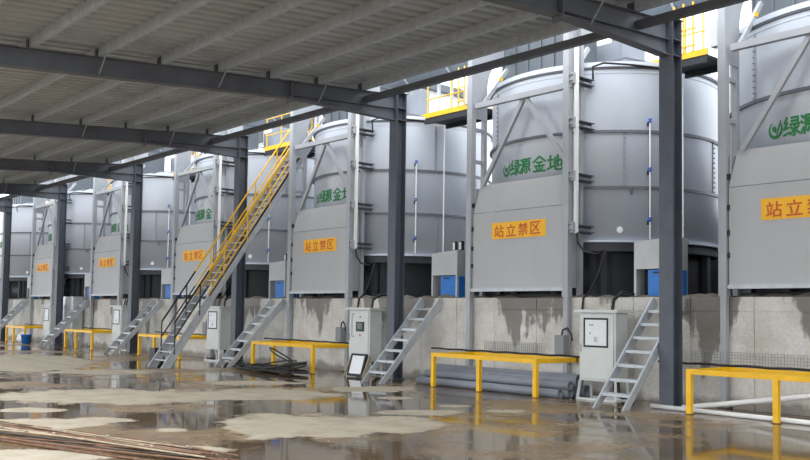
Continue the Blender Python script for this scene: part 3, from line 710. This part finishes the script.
# ------------------------------------------------------------------ big staircase with yellow rails
def staircase():
    xa, xb = -23.22, -22.42
    t = empty('staircase', (-22.92, 10.85, 0), 'tall galvanised staircase with yellow handrails up to the tank roofs', 'staircase')
    f, e = Vector((0, 10.98, 0)), Vector((0, 15.66, 6.86)); d = (e - f).normalized()
    for px in (xa, xb):
        m = MB(); n = Vector((0, -d.z, d.y)) * .12
        m.prism([(f.y - .10, 0), (f.y + .15, 0), (e.y + .0, e.z - .2), (e.y + .0, e.z + .0), (e.y - .15, e.z)], 'x', px - .006, px + .006)
        for sgn in (-1, 1):
            m.bar(Vector((px, f.y + sgn * .12, .01)), Vector((px, e.y - .02 if sgn > 0 else e.y - .15, e.z - (.19 if sgn > 0 else .0))), .06, .012, (1, 0, 0) if False else (0, -d.z, d.y))
        m.build('stringer', 'galv', t)
    n = 30
    for i in range(1, n + 1):
        q = f + (e - f) * (i / (n + .6))
        MB().box(xa + .006, xb - .006, q.y - .10, q.y + .10, q.z - .03, q.z).build('tread', 'galv', t)
    L = (e - f).length
    for px in (xa, xb):
        a, b = f + d * .45, f + d * (L - .1); sp = f + d * 2.2
        for h, r in ((.88, .026), (.46, .02)):
            up = Vector((0, 0, h))
            X = Vector((px, 0, 0))
            MB().tube([X + a + up, X + sp + up], r, 8).build('lower_handrail', 'blackpaint', t)
            MB().tube([X + sp + up, X + b + up], r, 8).build('handrail', 'yellow', t)
        MB().bar(Vector((px, 0, .18)) + sp, Vector((px, 0, .18)) + b, .012, .10, (0, -d.z, d.y)).build('toe_board', 'yellow', t)
        for i in range(7):
            q = a + (b - a) * (i / 6)
            MB().tube([Vector((px, q.y, q.z)), Vector((px, q.y, q.z + .88))], .02, 8).build('rail_post', 'blackpaint' if (q - f).length < 2.2 else 'yellow', t)
staircase()
t = empty('black_bin', (-23.55, 11.35, 0), 'black open bin standing beside the foot of the staircase', 'bin')
m = MB()
for a in ((-23.86, -23.52, 11.2, 11.215), (-23.86, -23.52, 11.485, 11.5), (-23.86, -23.845, 11.215, 11.485), (-23.535, -23.52, 11.215, 11.485)): m.box(*a, 0, .5)
m.box(-23.845, -23.535, 11.215, 11.485, 0, .02); m.build('body', 'black', t)
MB().box(-23.875, -23.505, 11.185, 11.2, .46, .5).build('front_lip', 'blackpaint', t)

# ------------------------------------------------------------------ things on the ground
PP = [(-15.15, 13.62, -11.05, 13.62, .085, .085), (-15.35, 13.86, -10.98, 13.84, .095, .095), (-15.2, 14.08, -11.0, 14.06, .10, .10), (-15.0, 13.74, -10.92, 13.76, .085, .245), (-15.1, 14.05, -10.9, 14.02, .13, .325), (-15.25, 14.33, -10.95, 14.32, .115, .115)]
PL = ['lowest grey plastic pipe, nearest the rack legs', 'second grey plastic pipe on the ground under the rack', 'third grey plastic pipe on the ground under the rack',
      'grey plastic pipe resting in the groove between two others', 'widest grey plastic pipe, topmost of the stack by the wall', 'grey plastic pipe on the ground hard against the wall']
for (xa, ya, xb, yb, r, z), l in zip(PP, PL):
    tag(MB().hollow((xa, ya, z), (xb, yb, z), r, .012, 20).build('grey_pipe', 'pvc', org=((xa + xb) / 2, ya, z)), l, 'pipe', 'grey plastic pipes under the yellow rack')
tag(MB().hollow((-9.02, 13.62, .04), (-4.2, 13.40, .04), .04, .006, 12).build('white_pipe', 'white', org=(-7, 13, .04)), 'white plastic pipe lying flat on the wet ground', 'pipe', 'white pipes under the yellow rack')
tag(MB().hollow((-8.5, 13.76, .045), (-5.6, 14.58, .52), .045, .006, 12).build('white_pipe', 'white', org=(-7, 14, .04)), 'white plastic pipe propped up slantwise against the wall', 'pipe', 'white pipes under the yellow rack')

# heap of black cable
def coil(cx, cy, rx, ry, z, turns, ph, lift):
    pts = []; n = int(26 * turns)
    for i in range(n + 1):
        a = ph + 2 * math.pi * turns * i / n; k = 1 - .12 * math.sin(3.1 * a * .37 + ph)
        pts.append((cx + rx * k * math.cos(a) + .12 * math.sin(a * .7), cy + ry * k * math.sin(a), z + .015 + lift * (.5 + .5 * math.sin(a * .5 + ph)) ** 3 + .03 * (i / n)))
    return pts
CB = [(-20.0, 12.9, .95, .42, .03, 2.2, 0, .10), (-19.6, 12.75, .7, .35, .05, 1.7, 1, .26), (-20.5, 12.8, .8, .3, .03, 2.0, 2.2, .06), (-19.9, 13.0, .55, .25, .10, 1.5, 3.0, .48), (-19.3, 12.95, .6, .3, .04, 1.8, 4.1, .2), (-20.9, 12.6, .7, .22, .03, 1.6, 5.0, .05), (-20.2, 12.6, 1.1, .25, .03, 1.4, .7, .08)]
for i in range(6): CB.append((-20.1 + random.uniform(-1.1, 1.1), 12.8 + random.uniform(-.25, .3), random.uniform(.4, .9), random.uniform(.15, .35), .03, random.uniform(1.2, 2.2), random.uniform(0, 6), random.uniform(.03, .3)))
for i, c in enumerate(CB):
    pts = coil(*c); tag(MB().tube(pts, .02, 7).build('black_cable', 'black', org=(c[0], c[1], 0)), 'loop of thick black cable in the heap before the yellow rack', 'cable', 'tangled black cables on the ground')
# framed panel leaning on the meter cabinet
t = empty('framed_panel', (-17.5, 13.7, 0), 'small white panel in a black frame leaning on the meter-screen cabinet', 'panel')
def leanbox(x0, x1, h0, h1, off, th):
    f = lambda h, o: (13.60 + .28 * h + o * .96, h - o * .27)
    vs = []
    for xx in (x0, x1):
        for h, o in ((h0, off), (h0, off + th), (h1, off + th), (h1, off)): 
            y, z = f(h, o); vs.append((xx, y, z + .03))
    return MB().add(vs, [(0, 1, 2, 3), (4, 7, 6, 5), (0, 4, 5, 1), (1, 5, 6, 2), (2, 6, 7, 3), (3, 7, 4, 0)])
leanbox(-17.74, -17.26, .04, .50, .0, .03).build('white_sheet', 'paper', t)
for a in ((-17.80, -17.20, .0, .05), (-17.80, -17.20, .49, .54)): leanbox(*a, -.01, .05).build('frame_bar', 'black', t)
for a in ((-17.80, -17.74, .05, .49), (-17.26, -17.20, .05, .49)): leanbox(*a, -.01, .05).build('frame_bar', 'black', t)
for px in (-17.88, -17.14): MB().bar((px, 13.58, 0), (px, 13.8, .5), .04, .04).build('stand_leg', 'palewood', t)
# shiny galvanised box
t = empty('galvanised_box', (-38.4, 14.4, 0), 'tall shiny galvanised sheet-metal box standing by the wall', 'box')
m = MB(); m.box(-39.0, -37.8, 14.21, 14.66, .5, 2.08); m.build('casing', 'bright_galv', t, bevel=.01)
MB().box(-38.92, -37.88, 14.195, 14.21, .58, 2.0).build('front_door', 'bright_galv', t)
MB().box(-38.0, -37.96, 14.18, 14.195, 1.2, 1.4).build('handle', 'black', t)
for px in (-38.95, -37.85):
    for py in (14.25, 14.62): MB().box(px - .03, px + .03, py - .03, py + .03, 0, .5).build('leg', 'galv', t)
# bucket and sack
t = empty('bucket', (-40.1, 13.1, 0), 'blue plastic bucket on the ground by the yellow rack', 'bucket')
MB().lathe(-40.1, 13.1, [(0, .01), (.17, .01), (.22, .42), (.24, .42), (.24, .39)], 20).build('pail', 'blue', t)
MB().tube([(-40.1 + .23 * math.cos(math.pi * i / 10), 13.1 - .06, .40 - .14 * math.sin(math.pi * i / 10)) for i in range(11)], .008, 6).build('handle', 'galv', t)
m = MB(); n = 16; prof = [(0, .0), (.3, .0), (.38, .12), (.34, .3), (.2, .42), (.07, .46), (.1, .56), (0, .54)]
vs = []
for r, z in prof:
    for k in range(n):
        a = 2 * math.pi * k / n; q = r * (1 + .12 * math.sin(3 * a + z * 9)); vs.append((-42.3 + q * 1.3 * math.cos(a), 13.75 + q * .8 * math.sin(a), z))
m.add(vs, [(i * n + k, i * n + (k + 1) % n, (i + 1) * n + (k + 1) % n, (i + 1) * n + k) for i in range(len(prof) - 1) for k in range(n)], True)
tag(m.build('sack', 'white', org=(-42.3, 13.75, 0)), 'white plastic sack slumped under the yellow rack', 'sack')

# rods in the foreground
RODMAT = ['rust', 'rust', 'darkrod', 'palewood', 'rust', 'darkrod', 'rust', 'rust']
for i in range(40):
    f = random.uniform(-1, 1)
    a = Vector((-12.5 + random.uniform(-.7, .9), 3.55 + f * .42 + random.uniform(-.1, .1), 0)); b = Vector((-8.3 + random.uniform(-.9, .4), 4.72 + f * .16 + random.uniform(-.1, .1), 0))
    r = random.uniform(.007, .014); z = r + (i % 4) * .018; bow = random.uniform(-.12, .12)
    pts = [a.lerp(b, q / 8) + Vector((0, bow * math.sin(math.pi * q / 8), z)) for q in range(9)]
    mt = RODMAT[i % 8]; nm = {'rust': 'rusty brown', 'darkrod': 'blackened', 'palewood': 'pale weathered'}[mt]
    tag(MB().tube(pts, r, 6).build('long_rod', mt, org=pts[4]), 'long thin %s rod in the bundle on the ground' % nm, 'rod', nm + ' rods in the bundle')
for i in range(10):
    f = random.random(); cx, cy = -12.1 + 3.4 * f + random.uniform(-.3, .3), 3.75 + .95 * f + random.uniform(-.25, .3); q = random.uniform(.03, .07)
    n = 7; top = [(cx + q * random.uniform(.6, 1.2) * math.cos(2 * math.pi * k / n), cy + q * .5 * random.uniform(.6, 1.2) * math.sin(2 * math.pi * k / n),   .08 + random.uniform(0, .012)) for k in range(n)]
    m = MB(); m.add([(x_, y_, z_ - .008) for x_, y_, z_ in top] + top + [(cx, cy, .092)], [(k, (k + 1) % n, n + (k + 1) % n, n + k) for k in range(n)] + [(n + k, n + (k + 1) % n, 2 * n) for k in range(n)] + [tuple(range(n))[::-1]])
    tag(m.build('torn_scrap', 'palewood', org=(cx, cy, .08)), 'torn pale scrap lying on the bundle of rods', 'scrap', 'torn scraps on the rods')

# pale factory building far behind the tanks
b = empty('factory_building', (-46, 32, 1.9), 'pale factory building seen beyond the tank roofs', 'building')
MB().box(-60, -38, 30, 40, 1.9, 14.6).build('wall', 'building', b)
MB().box(-60.4, -37.6, 29.6, 40.4, 14.6, 15.0).build('roof_edge', 'hopper', b)
for i in range(7):
    wx = -58.6 + i * 3.0
    for wz in (5.5, 9.0, 12.2): 
        f = MB().box(wx, wx + 1.3, 29.93, 30.0, wz, wz + 2.0).build('window', 'galv', b)
        for j in (0, 1): MB().box(wx + .08 + j * .6, wx + .62 + j * .6, 29.9, 29.93, wz + .08, wz + 1.92).build('pane', 'window', f)
